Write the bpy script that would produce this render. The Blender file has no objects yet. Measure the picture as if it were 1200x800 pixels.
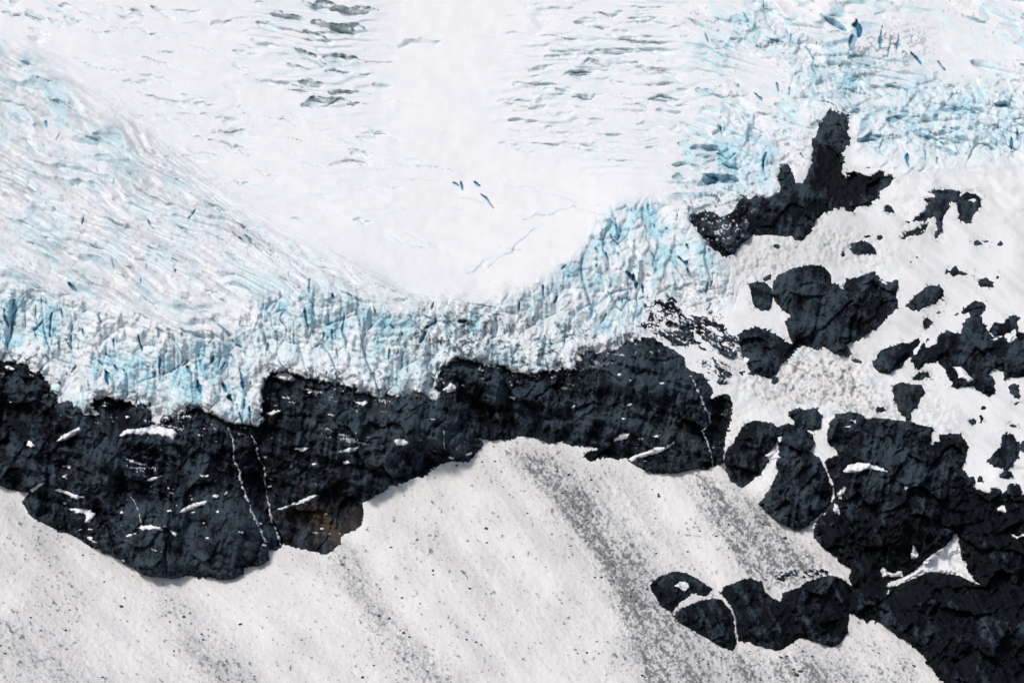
import bpy, math
import numpy as np

# ------------------------------------------------------------------ camera, sky, sun
scene = bpy.context.scene
col = scene.collection
FPX, Y0, MPP = 4000.0, 2000.0, 0.5        # focal length in photo pixels, distance of the slope foot, metres per pixel there
CAMZ = 300.0
cam = bpy.data.objects.new('camera', bpy.data.cameras.new('camera'))
col.objects.link(cam)
cam.location = (0, 0, CAMZ)
cam.rotation_euler = (math.radians(90), 0, 0)
cam.data.sensor_width = 36.0
cam.data.lens = 36.0 * FPX / 1200.0
cam.data.clip_start = 1.0
cam.data.clip_end = 20000.0
scene.camera = cam

SUN_EL, SUN_AZ = 51.0, -44.0              # azimuth: 0 = behind the camera, negative = to the left
w = bpy.data.worlds.new('World'); scene.world = w; w.use_nodes = True
nt = w.node_tree
sky = nt.nodes.new('ShaderNodeTexSky')
sky.sky_type = 'NISHITA'; sky.sun_disc = False
sky.sun_elevation = math.radians(SUN_EL)
sky.air_density = 1.0; sky.dust_density = 3.0; sky.ozone_density = 1.0
bg = nt.nodes['Background']; bg.inputs['Strength'].default_value = 0.085
nt.links.new(sky.outputs[0], bg.inputs[0])
sl = bpy.data.lights.new('sun', 'SUN'); sun = bpy.data.objects.new('sun', sl); col.objects.link(sun)
sl.energy = 1.5; sl.angle = math.radians(11); sl.color = (1.0, 0.975, 0.95)
a, e = math.radians(SUN_AZ), math.radians(SUN_EL)
sd = (math.sin(a) * math.cos(e), -math.cos(a) * math.cos(e), math.sin(e))     # towards the sun
sun.rotation_euler = (math.radians(90 - SUN_EL), 0, math.atan2(sd[0], -sd[1]))
sky.sun_rotation = math.atan2(sd[0], sd[1])
scene.view_settings.view_transform = 'Standard'
scene.view_settings.look = 'None'
scene.view_settings.exposure = 0.33
scene.view_settings.gamma = 1.0
scene.view_settings.use_curve_mapping = False

# ------------------------------------------------------------------ raster tools (photo pixels -> heights above the slope)
PAD = 100
W, H = 1200 + 2 * PAD, 800 + 2 * PAD
yy, xx = np.mgrid[0:H, 0:W].astype(np.float32)
px, py = xx - PAD, yy - PAD
FY = np.fft.fftfreq(H)[:, None]; FX = np.fft.rfftfreq(W)[None, :]

def filt(img, su, sv=None, ang=0.0):
    sv = su if sv is None else sv
    c, s = math.cos(math.radians(ang)), math.sin(math.radians(ang))
    fu, fv = FX * c + FY * s, -FX * s + FY * c
    k = np.exp(-2 * np.pi ** 2 * (fu ** 2 * su ** 2 + fv ** 2 * sv ** 2))
    return np.fft.irfft2(np.fft.rfft2(img) * k, s=(H, W)).astype(np.float32)

def nz(su, sv=None, ang=0.0, seed=0):
    n = filt(np.random.default_rng(seed).standard_normal((H, W)).astype(np.float32), su, sv, ang)
    return n / n.std()

def sstep(a_, b_, v):
    t = np.clip((v - a_) / (b_ - a_), 0, 1)
    return t * t * (3 - 2 * t)

def pmask(poly, out=None):
    m = np.zeros((H, W), bool) if out is None else out
    P = np.array(poly, np.float32) + PAD
    x0, x1 = int(max(0, P[:, 0].min() - 1)), int(min(W, P[:, 0].max() + 2))
    y0, y1 = int(max(0, P[:, 1].min() - 1)), int(min(H, P[:, 1].max() + 2))
    X, Y = xx[y0:y1, x0:x1], yy[y0:y1, x0:x1]
    ins = np.zeros(X.shape, bool)
    n = len(P)
    for i in range(n):
        ax, ay = P[i]; bx, by = P[(i + 1) % n]
        if ay == by: continue
        c = ((ay > Y) != (by > Y)) & (X < (bx - ax) * (Y - ay) / (by - ay) + ax)
        ins ^= c
    m[y0:y1, x0:x1] |= ins
    return m

def edt(mask, R=40):
    """distance to the nearest True pixel, capped at R"""
    h, w_ = mask.shape
    d = np.where(mask, 0, R).astype(np.float32)
    for i in range(1, h): np.minimum(d[i], d[i - 1] + 1, out=d[i])
    for i in range(h - 2, -1, -1): np.minimum(d[i], d[i + 1] + 1, out=d[i])
    d2 = d * d; out = d2.copy()
    for k in range(1, R):
        kk = float(k * k)
        np.minimum(out[:, k:], d2[:, :-k] + kk, out=out[:, k:])
        np.minimum(out[:, :-k], d2[:, k:] + kk, out=out[:, :-k])
    return np.minimum(np.sqrt(out), R)

def sdf(mask, R=40):
    return edt(~mask, R) - edt(mask, R)

def soft(poly, s):
    return filt(pmask(poly).astype(np.float32), s)

def blob(cx, cy, rx, ry, ang=0.0):
    c, s = math.cos(math.radians(ang)), math.sin(math.radians(ang))
    u = (px - cx) * c + (py - cy) * s; v = -(px - cx) * s + (py - cy) * c
    return np.exp(-((u / rx) ** 2 + (v / ry) ** 2))

def worley(sx, sy, ang, seed, warp=0.0):
    """jittered cells; returns F2-F1, cell id, local offset, two random numbers per cell"""
    rng = np.random.default_rng(seed)
    c, s = math.cos(math.radians(ang)), math.sin(math.radians(ang))
    wx = nz(sx * .5, seed=seed + 1) * warp if warp else 0
    wy = nz(sx * .5, seed=seed + 2) * warp if warp else 0
    u = ((px + wx) * c + (py + wy) * s) / sx; v = (-(px + wx) * s + (py + wy) * c) / sy
    N = 512
    jx = rng.random((N, N), dtype=np.float32); jy = rng.random((N, N), dtype=np.float32)
    R = rng.random((N, N, 3), dtype=np.float32)
    iu, iv = np.floor(u).astype(int), np.floor(v).astype(int)
    f1 = np.full(u.shape, 9, np.float32); f2 = f1.copy()
    cid = np.zeros(u.shape, int); du = np.zeros_like(f1); dv = np.zeros_like(f1)
    for a_ in (-1, 0, 1):
        for b_ in (-1, 0, 1):
            ku, kv = (iu + a_) % N, (iv + b_) % N
            ex = u - (iu + a_ + jx[ku, kv]); ey = v - (iv + b_ + jy[ku, kv])
            d = np.sqrt(ex * ex + ey * ey).astype(np.float32)
            n = d < f1
            f2 = np.where(n, f1, np.minimum(f2, d)); f1 = np.where(n, d, f1)
            cid = np.where(n, ku * N + kv, cid); du = np.where(n, ex, du); dv = np.where(n, ey, dv)
    r = R.reshape(-1, 3)[cid]
    return f2 - f1, cid, du, dv, r

# ------------------------------------------------------------------ outlines read off the photograph
ICE_BASE = [(-100,420),(0,423),(20,425),(30,427),(37,432),(50,441),(60,450),(57,458),(49,467),(61,462),(70,471),(82,475),(90,481),(94,486),(110,486),(115,484),(110,475),(114,469),(125,465),(140,470),(152,472),(170,477),(175,472),(177,486),(180,492),(186,494),(189,487),(200,490),(210,487),(215,482),(222,479),(235,479),(250,486),(260,491),(265,497),(280,496),(297,498),(302,500),(306,495),(305,485),(307,472),(309,457),(314,447),(315,436),(337,436),(355,441),(375,446),(392,449),(405,453),(411,456),(412,461),(430,460),(445,462),(460,464),(471,467),(480,460),(495,461),(505,467),(514,472),(515,460),(507,454),(514,444),(515,435),(530,425),(545,424),(562,425),(585,429),(605,436),(622,440),(635,436),(655,432),(676,435),(680,427),(679,417),(690,412),(710,412),(725,407),(735,401),(752,395)]
CLIFF_RIGHT = [(767,396),(780,404),(792,411),(801,420),(804,430),(822,437),(835,455),(837,462),(832,466),(852,462),(859,475),(857,487),(855,497),(849,525),(846,542)]
CLIFF_FOOT = [(844,544),(835,547),(825,550),(810,550),(795,554),(780,556),(770,555),(757,552),(745,545),(736,540),(732,537),(715,536),(702,539),(692,542),(682,536),(684,531),(692,527),(699,526),(685,523),(672,522),(660,519),(645,519),(632,516),(617,512),(605,512),(592,516),(577,517),(565,514),(562,514),(567,520),(557,532),(550,540),(530,542),(516,544),(515,547),(506,550),(497,560),(480,562),(457,570),(455,574),(440,580),(427,590),(427,600),(424,615),(412,622),(399,627),(400,636),(390,645),(382,650),(367,646),(352,642),(332,639),(324,645),(315,645),(316,655),(310,659),(297,665),(287,666),(285,672),(275,677),(262,679),(240,676),(227,674),(217,675),(205,678),(190,676),(172,675),(150,662),(130,650),(112,641),(100,635),(85,627),(65,620),(45,610),(32,602),(29,595),(25,592),(24,587),(33,578),(25,576),(12,574),(0,569),(-40,556),(-100,545)]
CLIFF = ICE_BASE + CLIFF_RIGHT + CLIFF_FOOT
# (outline, ragged edge, bulge, rust, label); later outlines cut into earlier ones
ROCKS = [
 (CLIFF, 1.0, 9, 0.0, None),
 ([(318,598),(330,594),(345,588),(367,580),(385,577),(405,581),(420,586),(427,592),(427,602),(424,615),(412,622),(399,627),(400,636),(390,645),(382,650),(367,646),(352,642),(334,639),(326,625),(320,612)], .8, 8, 1.0, 'rust streaked rock shoulder at the cliff foot beside the twin waterfalls'),
 ([(974,125),(980,130),(992,134),(995,147),(994,164),(986,176),(988,185),(987,202),(992,210),(997,200),(1012,202),(1020,205),(1030,197),(1037,196),(1039,202),(1035,206),(1045,202),(1052,209),(1045,216),(1032,224),(1030,232),(1020,237),(1007,241),(1002,251),(992,246),(985,242),(970,249),(957,257),(952,272),(940,282),(931,282),(929,277),(905,276),(880,277),(871,285),(862,297),(845,299),(837,294),(820,275),(809,260),(809,252),(828,246),(847,255),(860,246),(866,232),(880,229),(905,232),(914,220),(911,207),(916,194),(927,190),(929,200),(932,214),(940,215),(945,207),(950,192),(952,180),(950,164),(957,160),(959,155),(964,140),(969,131)], 1.4, 6, 0.1, 'tall black rock spur rising between the two icefalls above the snowfield'),
 ([(1082,225),(1097,222),(1115,222),(1125,226),(1122,235),(1115,237),(1110,252),(1100,270),(1097,262),(1095,254),(1085,259),(1067,262),(1064,261),(1080,247),(1092,237),(1077,235),(1095,230)], 1.2, 3, 0, 'wing shaped black rock with pointed tails in the upper snowfield'),
 ([(1122,232),(1135,226),(1146,226),(1151,231),(1150,242),(1142,250),(1136,259),(1125,259),(1122,247)], 1.2, 3, 0, 'black rock slab beside the wing shaped rock in the upper snowfield'),
 ([(1059,279),(1062,272),(1072,266),(1082,265),(1089,260),(1085,270),(1072,275)], 1.6, 2, 0, 'thin broken rock strip below the wing shaped rock'),
 ([(1000,287),(1012,283),(1022,288),(1027,296),(1015,296),(1003,294),(997,292)], 1.0, 3, 0, 'small low rock in dirty snow between the tall spur and the double dome'),
 ([(1111,318),(1120,312),(1124,317),(1135,321),(1130,323),(1122,322),(1117,325)], 1.3, 2.5, 0, 'small jagged rock trailing flecks in the smooth snowfield'),
 ([(1146,330),(1155,325),(1163,330),(1164,337),(1155,336),(1148,338)], 1.0, 3, 0, 'small squat black rock alone in the smooth snowfield'),
 ([(1064,357),(1072,347),(1083,337),(1095,334),(1105,338),(1108,346),(1103,352),(1090,356),(1083,362),(1075,361),(1067,359)], 1.2, 5, 0, 'oval leaning black rock in the snowfield right of the double dome'),
 ([(1117,370),(1130,362),(1142,352),(1155,353),(1156,361),(1150,369),(1140,371),(1134,366),(1122,369)], 1.2, 4, 0, 'pointed black rock just above the broad jagged outcrop'),
 ([(1081,376),(1087,371),(1093,377),(1090,384),(1084,385)], .8, 3, 0, 'small round black rock between the oval rock and the slanting one'),
 ([(905,331),(912,322),(930,314),(951,308),(965,311),(975,321),(976,330),(985,332),(990,345),(987,365),(990,390),(992,404),(997,409),(994,419),(980,414),(965,406),(957,409),(941,405),(933,408),(925,395),(920,377),(925,370),(910,357),(906,347)], 1.0, 10, .1, 'smooth dark dome of rock, the rounder half of a double outcrop'),
 ([(985,330),(987,336),(991,327),(1005,324),(1014,319),(1025,319),(1027,325),(1039,330),(1050,329),(1052,335),(1052,360),(1045,367),(1036,379),(1020,387),(1007,400),(992,404),(990,390),(987,365),(990,345)], 1.1, 9, .35, 'brownish blocky rock, the squarer half of a double outcrop'),
 ([(877,333),(885,331),(897,331),(905,340),(906,355),(902,362),(892,365),(885,360),(880,352),(880,343)], 1.0, 5, 0, 'small dark rock leaning against the smooth rock dome'),
 ([(865,393),(872,386),(880,385),(888,383),(900,388),(915,395),(925,402),(933,408),(925,418),(912,428),(908,438),(903,442),(892,441),(880,436),(872,425),(868,410)], 1.4, 7, .3, 'dark rock wedge above the avalanche debris cone'),
 ([(760,350),(770,343),(785,350),(795,362),(803,374),(815,372),(825,365),(838,362),(848,372),(850,385),(852,392),(866,396),(868,412),(873,428),(858,420),(845,412),(838,408),(825,405),(812,405),(800,408),(785,402),(770,393),(757,385),(752,378),(757,368)], 4.2, 5, .25, 'broken snow speckled rock under the blue ice tongue'),
 ([(820,425),(835,421),(850,424),(857,435),(855,443),(845,447),(835,440),(825,435)], 4.0, 3, 0, 'small snow speckled rock beside the debris gully'),
 ([(1023,425),(1030,415),(1038,407),(1052,404),(1068,399),(1077,395),(1078,402),(1070,415),(1058,427),(1043,438),(1030,436),(1024,430)], 1.1, 6, 0, 'long slanting black rock between the double dome and the jagged outcrop'),
 ([(1067,422),(1075,412),(1087,397),(1085,407),(1097,401),(1100,392),(1109,386),(1127,391),(1129,379),(1140,371),(1150,370),(1157,385),(1161,395),(1172,394),(1179,396),(1182,402),(1190,396),(1191,390),(1203,388),(1300,380),(1300,450),(1203,443),(1195,444),(1182,442),(1177,446),(1174,435),(1165,429),(1157,434),(1162,447),(1166,455),(1161,465),(1152,461),(1140,452),(1120,455),(1111,444),(1107,432),(1097,424),(1087,427),(1075,432)], 1.5, 6, 0, 'broad jagged black outcrop with a snow window, spanning the upper snowfield'),
 ([(1160,387),(1165,378),(1175,378),(1182,372),(1192,373),(1192,382),(1185,390),(1175,394),(1165,393)], 1.2, 4, 0, 'knobbly black rock behind the broad jagged outcrop'),
 ([(1071,442),(1077,435),(1088,436),(1091,442),(1080,443),(1075,445)], 1.2, 2, 0, 'small curved rock just below the slanting rock'),
 ([(1047,452),(1058,447),(1068,451),(1080,450),(1085,460),(1078,468),(1075,478),(1067,482),(1068,492),(1073,497),(1063,490),(1053,480),(1048,467)], 1.2, 5, .5, 'brown tooth shaped rock pointing down to the great dark buttress'),
 ([(1182,452),(1195,450),(1192,460),(1197,464),(1190,466),(1185,458)], 1.4, 2, 0, 'small ragged rock hanging below the broad jagged outcrop'),
 ([(1160,538),(1170,525),(1175,508),(1190,508),(1195,517),(1192,530),(1187,541),(1177,550),(1165,548)], 1.8, 4, 0, 'ragged black rock in snow above the right shoulder of the buttress'),
 ([(849,530),(857,520),(865,507),(872,496),(884,492),(900,494),(910,499),(913,507),(911,517),(902,530),(900,542),(895,552),(880,565),(869,572),(857,565),(850,552)], 1.0, 8, .15, 'rounded dark rock with a pointed foot beside the thin gully waterfall'),
 ([(926,484),(935,479),(945,481),(957,479),(963,490),(962,502),(950,505),(940,503),(930,497),(927,490)], 1.4, 5, 0, 'rough black rock block perched above the fluted rock'),
 ([(911,500),(925,495),(940,502),(952,508),(955,518),(948,528),(958,535),(965,545),(970,556),(976,572),(975,585),(963,601),(952,610),(948,616),(932,621),(910,610),(892,597),(890,590),(900,577),(905,565),(912,550),(908,542),(915,537),(911,517)], 1.0, 9, .1, 'fluted dark rock face between the snow wedge and the great buttress'),
 ([(969,504),(971,495),(982,485),(997,482),(1010,485),(1014,491),(1030,489),(1050,492),(1075,495),(1090,500),(1092,507),(1091,520),(1100,517),(1101,509),(1120,507),(1127,509),(1136,522),(1132,537),(1130,547),(1135,562),(1130,590),(1126,610),(1121,628),(1110,645),(1085,662),(1060,676),(1040,682),(1040,700),(1035,732),(1022,725),(1016,729),(1007,725),(995,716),(1002,706),(1008,698),(1003,690),(994,680),(996,668),(985,660),(968,645),(954,628),(953,614),(965,601),(977,585),(978,572),(971,554),(966,540),(972,537),(983,534),(978,525),(970,515)], 1.0, 12, .05, 'great dark rock buttress with snow ledges, the largest of the lower outcrops'),
 ([(1135,562),(1142,560),(1140,570),(1160,576),(1157,570),(1170,570),(1175,577),(1185,570),(1195,570),(1197,580),(1300,575),(1300,700),(1200,705),(1160,700),(1149,687),(1135,670),(1126,648),(1121,628),(1126,610),(1130,590)], 1.2, 9, .05, 'dark rock shoulder above the striped dome, next to the great buttress'),
 ([(1040,700),(1045,690),(1060,682),(1080,672),(1100,669),(1125,674),(1149,686),(1160,697),(1200,702),(1300,700),(1300,910),(1150,910),(1130,840),(1105,800),(1085,775),(1070,755),(1050,745),(1035,732)], 1.0, 14, .05, 'black curved rock dome striped with slanting layers below the arrow shaped snow'),
 ([(760,685),(772,675),(790,670),(805,671),(820,679),(834,690),(827,699),(812,696),(797,707),(787,719),(780,716),(772,707),(762,692)], .8, 6, 0, 'small dark rock with a snow filled hollow on the streaked snow slope'),
 ([(789,722),(800,711),(815,705),(830,701),(845,702),(852,708),(860,722),(862,740),(864,751),(862,760),(856,763),(847,759),(827,747),(807,737)], .8, 8, 0, 'smooth half buried rock below the hollowed rock'),
 ([(845,695),(850,685),(865,680),(880,676),(893,680),(897,692),(905,700),(915,705),(925,718),(935,735),(942,747),(932,752),(915,762),(895,756),(880,754),(865,751),(863,735),(860,718),(853,706)], .9, 8, 0, 'middle black rock of the island in the streaked snow, bounded by a trickle'),
 ([(915,704),(917,695),(935,688),(945,680),(960,676),(980,675),(993,682),(1003,690),(1008,698),(1002,706),(995,716),(995,740),(987,750),(974,757),(960,752),(942,747),(935,735),(925,718)], .9, 9, .1, 'layered slanting rock joining the rock island to the great buttress'),
 ([(905,678),(915,668),(930,664),(945,667),(960,665),(973,670),(962,674),(945,677),(930,674),(918,680)], 2.2, 3, 0, 'low gravelly rock rib above the rock island'),
]
# small rocks of the snowfield: centre x, y, width, height
SMALL = [(1017,277,6,3),(1030,278,4,4),(988,298,4,5),(1043,247,9,5),(910,289,6,4),(1064,240,3,4),(1071,248,10,3),(1145,285,9,4),(1156,283,5,4),(1172,286,6,2.5),(1068,307,5,2.5),(1074,302,4,2),(1169,325,3,5),(1097,276,4,9),(1106,352,6,4),(900,325,8,6),(904,445,10,5),(1003,423,13,5),(1094,444,6,3),(1140,494,5,6),(1149,491,4,8),(1152,478,4,3),(1191,473,5,3),(1188,498,10,4),(1198,522,5,8),(1180,556,12,5),(1152,561,13,7),(1165,566,8,4),(1032,481,9,6),(870,436,5,3),(1017,197,8,3),(1027,195,6,3),(995,203,5,4),(1140,321,8,2.5),(1100,366,5,2)]
PATCHES = [  # snow lying on rock; label or None
 ([(140,510),(150,503),(165,502),(178,499),(183,497),(190,501),(203,502),(208,508),(203,514),(192,509),(178,508),(165,509),(150,508),(143,511)], 'long white snow patch on the main cliff just below the glacier edge'),
 ([(66,517),(73,511),(83,505),(92,500),(94,502),(88,510),(78,515),(70,517)], 'slanting snow streak on the darkest part of the main cliff'),
 ([(31,522),(33,516),(37,517),(42,522),(42,525),(36,524)], None),
 ([(1,430),(10,428),(18,432),(15,434)], None), ([(72,545),(85,544),(82,549),(75,547)], None), ([(73,558),(79,555),(77,561)], None),
 ([(172,562),(180,559),(190,557),(182,562),(175,564)], None), ([(234,556),(245,556),(244,559),(236,559)], None), ([(35,574),(45,567),(53,565),(45,571),(38,578)], None),
 ([(64,574),(70,572),(80,576),(90,580),(97,582),(90,585),(83,581),(72,577)], None),
 ([(81,596),(95,595),(105,598),(112,602),(109,606),(104,612),(100,612),(101,603),(90,599)], 'splayed snow patch on the lower cliff toe beside the snow slope'),
 ([(160,618),(172,615),(188,617),(191,622),(180,619),(168,620)], 'flat snow patch on top of the round lower cliff bulge'), ([(200,622),(207,625),(206,628)], None),
 ([(207,601),(218,593),(230,588),(243,586),(240,590),(228,595),(215,601)], 'slanting snow strip above the round bulge left of the twin waterfalls'),
 ([(105,631),(115,635),(110,636)], None), ([(320,441),(328,437),(340,438),(346,445),(340,447),(330,444)], None), ([(313,484),(322,480),(330,480),(328,483),(318,486)], None),
 ([(416,471),(428,470),(431,472),(424,475)], None), ([(396,529),(408,525),(421,523),(417,528),(405,530)], None), ([(462,516),(470,514),(480,518),(475,520),(464,522)], None),
 ([(347,526),(356,523),(363,525),(354,529)], None), ([(402,541),(408,539),(411,542),(404,544)], None), ([(520,456),(528,449),(538,455),(533,458),(525,460)], None),
 ([(325,597),(340,590),(355,585),(368,579),(371,580),(360,587),(345,592),(330,597)], 'thin snow strip along the top of the rust streaked rock shoulder'),
 ([(720,515),(730,507),(738,508),(735,514),(728,516)], None), ([(765,511),(774,509),(772,513)], None),
 ([(736,538),(745,532),(758,529),(768,525),(775,522),(780,524),(790,516),(791,519),(783,525),(770,531),(758,534),(747,538),(740,541)], 'long snow ledge rising across the cliff foot left of the gully waterfall'),
 ([(597,465),(604,465),(603,468)], None), ([(735,444),(742,445),(740,447)], None),
 ([(606,444),(609,449),(605,448)], None), ([(872,236),(878,231),(880,234)], None), ([(280,623),(286,622),(285,625)], None), ([(250,581),(256,580),(255,583)], None), ([(252,599),(257,598),(256,601)], None),
 ([(1121,624),(1126,646),(1112,652),(1115,660),(1149,685),(1140,682),(1125,674),(1100,669),(1080,671),(1060,682),(1057,679),(1072,670),(1085,655),(1107,640)], 'arrow shaped snowfield caught between the great buttress and the striped dome'),
 ([(1031,668),(1035,665),(1045,670),(1057,669),(1058,675),(1045,676),(1035,674)], 'small flat snow patch at the foot of the great buttress'),
 ([(1069,638),(1072,640),(1077,650),(1075,655),(1068,654),(1068,647)], 'teardrop shaped snow patch low on the great buttress'),
 ([(988,552),(995,545),(1003,541),(1018,543),(1030,547),(1047,555),(1035,552),(1020,549),(1005,553),(990,554)], 'tapering snow ledge across the middle of the great buttress'),
 ([(980,580),(988,570),(991,571),(986,585),(982,585)], 'narrow upright snow streak in the cleft beside the fluted rock'), ([(977,590),(982,590),(984,602),(978,603)], None), ([(962,603),(971,598),(966,604)], None),
 ([(1060,570),(1068,569),(1061,574)], None), ([(1168,595),(1173,591),(1178,592),(1177,600),(1170,598)], None), ([(1182,624),(1190,628),(1203,626),(1192,631)], None),
 ([(996,492),(1003,492),(1003,496)], None), ([(989,500),(998,498),(996,502)], None), ([(911,512),(916,510),(916,516),(913,519)], None), ([(897,534),(905,528),(910,522),(911,527),(906,533),(915,536),(905,538)], None),
 ([(790,686),(797,681),(806,683),(809,690),(800,693)], 'round pocket of snow filling the hollow of the small rock'),
 ([(1117,430),(1127,430),(1143,447),(1135,447),(1125,442)], 'slanting window of snow inside the broad jagged outcrop'),
 ([(1134,234),(1143,233),(1144,236),(1135,236)], None), ([(1029,327),(1036,328),(1040,333),(1032,332)], None), ([(948,617),(957,611),(957,616),(951,621)], None), ([(873,418),(878,421),(874,428),(871,424)], None),
 ([(1161,398),(1172,393),(1168,399)], None), ([(1182,395),(1189,392),(1185,402),(1181,401)], None),
]
FALLS = [
 ([(267,500),(271,510),(274,522),(274,540),(282,552),(281,562),(287,577),(295,600),(305,620),(311,635)], 1.1, 'thin white waterfall dropping from the lowest glacier snout, the longer of two'),
 ([(295,510),(300,520),(302,535),(310,547),(310,562),(312,578),(316,597),(319,610),(326,627),(330,640)], .95, 'broken white waterfall ending beside the rust streaked rock shoulder'),
 ([(810,440),(815,452),(822,466),(825,476),(831,485),(832,495),(823,505),(830,520),(834,535),(836,546)], 1.0, 'zigzag white waterfall down the gully edge of the main cliff'),
 ([(850,704),(858,713),(862,727),(862,747)], .8, 'pale trickle between the half buried rock and the rock island'),
 ([(520,503),(521,527)], .5, 'faint short trickle on the main cliff below the dirty ice'),
 ([(152,580),(158,588),(162,598),(165,612)], .5, 'faint curving trickle on the round lower cliff bulge'),
]

# ------------------------------------------------------------------ zones and the lie of the slope
lab = np.zeros((H, W), np.int16)
for i, r in enumerate(ROCKS): lab[pmask(r[0])] = i + 1
NB = len(ROCKS)
rngS = np.random.default_rng(5)
for k, (cx, cy, ww, hh) in enumerate(SMALL):
    t = np.sort(rngS.random(9)) * 2 * np.pi
    rr = .75 + .5 * rngS.random(9)
    sk = rngS.uniform(-.35, .1)
    pts = [(cx + ww * .62 * q * math.cos(b), cy + hh * .62 * q * math.sin(b) + sk * ww * .5 * math.cos(b)) for b, q in zip(t, rr)]
    m = pmask(pts) & (lab == 0); lab[m] = NB + 1 + k
cliffm = pmask(CLIFF)
wig = 1.0 * nz(5, seed=3) + .9 * nz(2.2, seed=4) + .7 * nz(1.0, seed=6)
up = pmask(ICE_BASE + [(752, 440), (-100, 540)]) | pmask(ICE_BASE[::-1] + [(-100, 360), (752, 340)])
rc = np.where(up, sdf(cliffm, 12) + 1.3 * wig > 0, cliffm)
lab[rc & (lab == 0)] = 1; lab[~rc & (lab == 1)] = 0
cliffm = rc; rockm = lab > 0

FRONT = [(-100,335),(0,335),(70,348),(130,365),(200,390),(262,402),(298,355),(350,338),(420,350),(470,372),(510,352),(570,360),(640,328),(690,295),(700,262),(730,240),(775,238),(815,268),(845,310),(862,345),(845,362),(800,360),(770,345),(755,352),(752,395)] + ICE_BASE[::-1]
LEFT = [(-100,30),(40,60),(95,110),(150,140),(210,200),(290,262),(380,305),(470,345),(530,365),(500,420),(300,500),(0,430),(-100,430)]
RIGHT = [(800,-100),(1300,-100),(1300,195),(1150,188),(1080,200),(1000,185),(995,130),(972,122),(950,160),(930,190),(905,235),(860,235),(820,260),(775,215),(800,160),(830,110),(800,40)]
MID = [(590,-100),(810,-100),(840,110),(810,180),(740,205),(680,190),(600,182),(575,130),(600,40)]
TOPM = [(310,-100),(450,-100),(440,40),(430,135),(370,135),(330,90),(290,40)]
ICE = [(-100,-100),(1300,-100),(1300,195),(1150,190),(1070,210),(1000,192),(995,130),(972,122),(950,165),(955,185),(940,216),(925,216),(915,225),(905,236),(866,236),(845,262),(815,262),(822,275),(850,310),(868,348),(872,372),(840,360),(800,368),(770,345),(755,352),(752,395)] + ICE_BASE[::-1]
icem = pmask(ICE) & ~cliffm
wf, wl = soft(FRONT, 7), soft(LEFT, 12)
wr = soft(RIGHT, 12) * (1 - .85 * blob(1105,50,70,38,18)) * (1 - .7 * blob(890,95,45,28)) * (1 - .6 * blob(1000,215,60,30))
wm, wt = soft(MID, 14), soft(TOPM, 12)
wice = filt(icem.astype(np.float32), 3)

s = np.full((H, W), 1.22, np.float32)                  # run over rise seen from the front
s[icem] = 1.75
s[(px > 840) & (py < 700) & ~icem & (py < 620)] = 1.15
s[pmask(FRONT)] = .62
s[cliffm] = .42
for i in (2, 12, 13, 26, 27, 28, 29, 30): s[lab == i] = .62
s = filt(s, 6)
# least-squares surface whose vertical run follows s (mirrored so that the borders stay free)
gy = np.vstack([s, -s[::-1]]); gy = np.hstack([gy, gy[:, ::-1]])
ky = 2 * np.pi * np.fft.fftfreq(2 * H)[:, None]; kx = 2 * np.pi * np.fft.rfftfreq(2 * W)[None, :]
G = np.fft.rfft2(gy); den = .6 * kx ** 2 + ky ** 2; den[0, 0] = 1
D = np.fft.irfft2(-1j * ky * G / den, s=(2 * H, 2 * W))[:H, :W].astype(np.float32)
D = -D
if D[100, 700] < D[900, 700]: D = -D
D -= D[-1, :].mean()

# ------------------------------------------------------------------ relief of snow and ice (in photo pixels, towards the viewer)
ht = np.zeros((H, W), np.float32)
ice = np.zeros_like(ht); deep = np.zeros_like(ht); dirt_shade = np.zeros_like(ht); rise = np.zeros_like(ht)
big = nz(40, seed=1); n12 = nz(12, seed=2); n5 = nz(5, seed=3); n2 = nz(2.2, seed=4); n1 = nz(1.0, seed=6); n0 = nz(.5, seed=7)
ht += 2.2 * big * sstep(0, 1, wice) * .8

def saw(phase, k=.64):
    f = phase - np.floor(phase)
    return np.where(f < k, f / k, (1 - f) / (1 - k)), f

def steps(weight, ang, wave, amp, seed, wob=1.0, icev=.5, v=None, ln=34, kk=.64):
    """ledges and risers of broken ice that run along ang"""
    global ht, ice, rise
    c, sn = math.cos(math.radians(ang)), math.sin(math.radians(ang))
    if v is None: v = -px * sn + py * c
    A = nz(ln, 3 + 1.0 * wave, ang, seed); B = nz(ln * .35, 2 + .5 * wave, ang, seed + 1); M = nz(ln * .7, 9, ang, seed + 2); Q = nz(5, 2.0, ang, seed + 3)
    ph = v / wave + wob * (.8 * A + .26 * B) + .07 * Q
    h, f = saw(ph, kk)
    am = (.3 + .7 * sstep(-.9, .9, M)) * weight
    ht += amp * h * am
    riser = sstep(kk - .04, kk + .04, f) * (1 - sstep(.95, 1.0, f)) * am
    ice = np.maximum(ice, icev * riser * sstep(-1.6, .3, n12 + .5 * B)); rise = np.maximum(rise, riser * icev)

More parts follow.
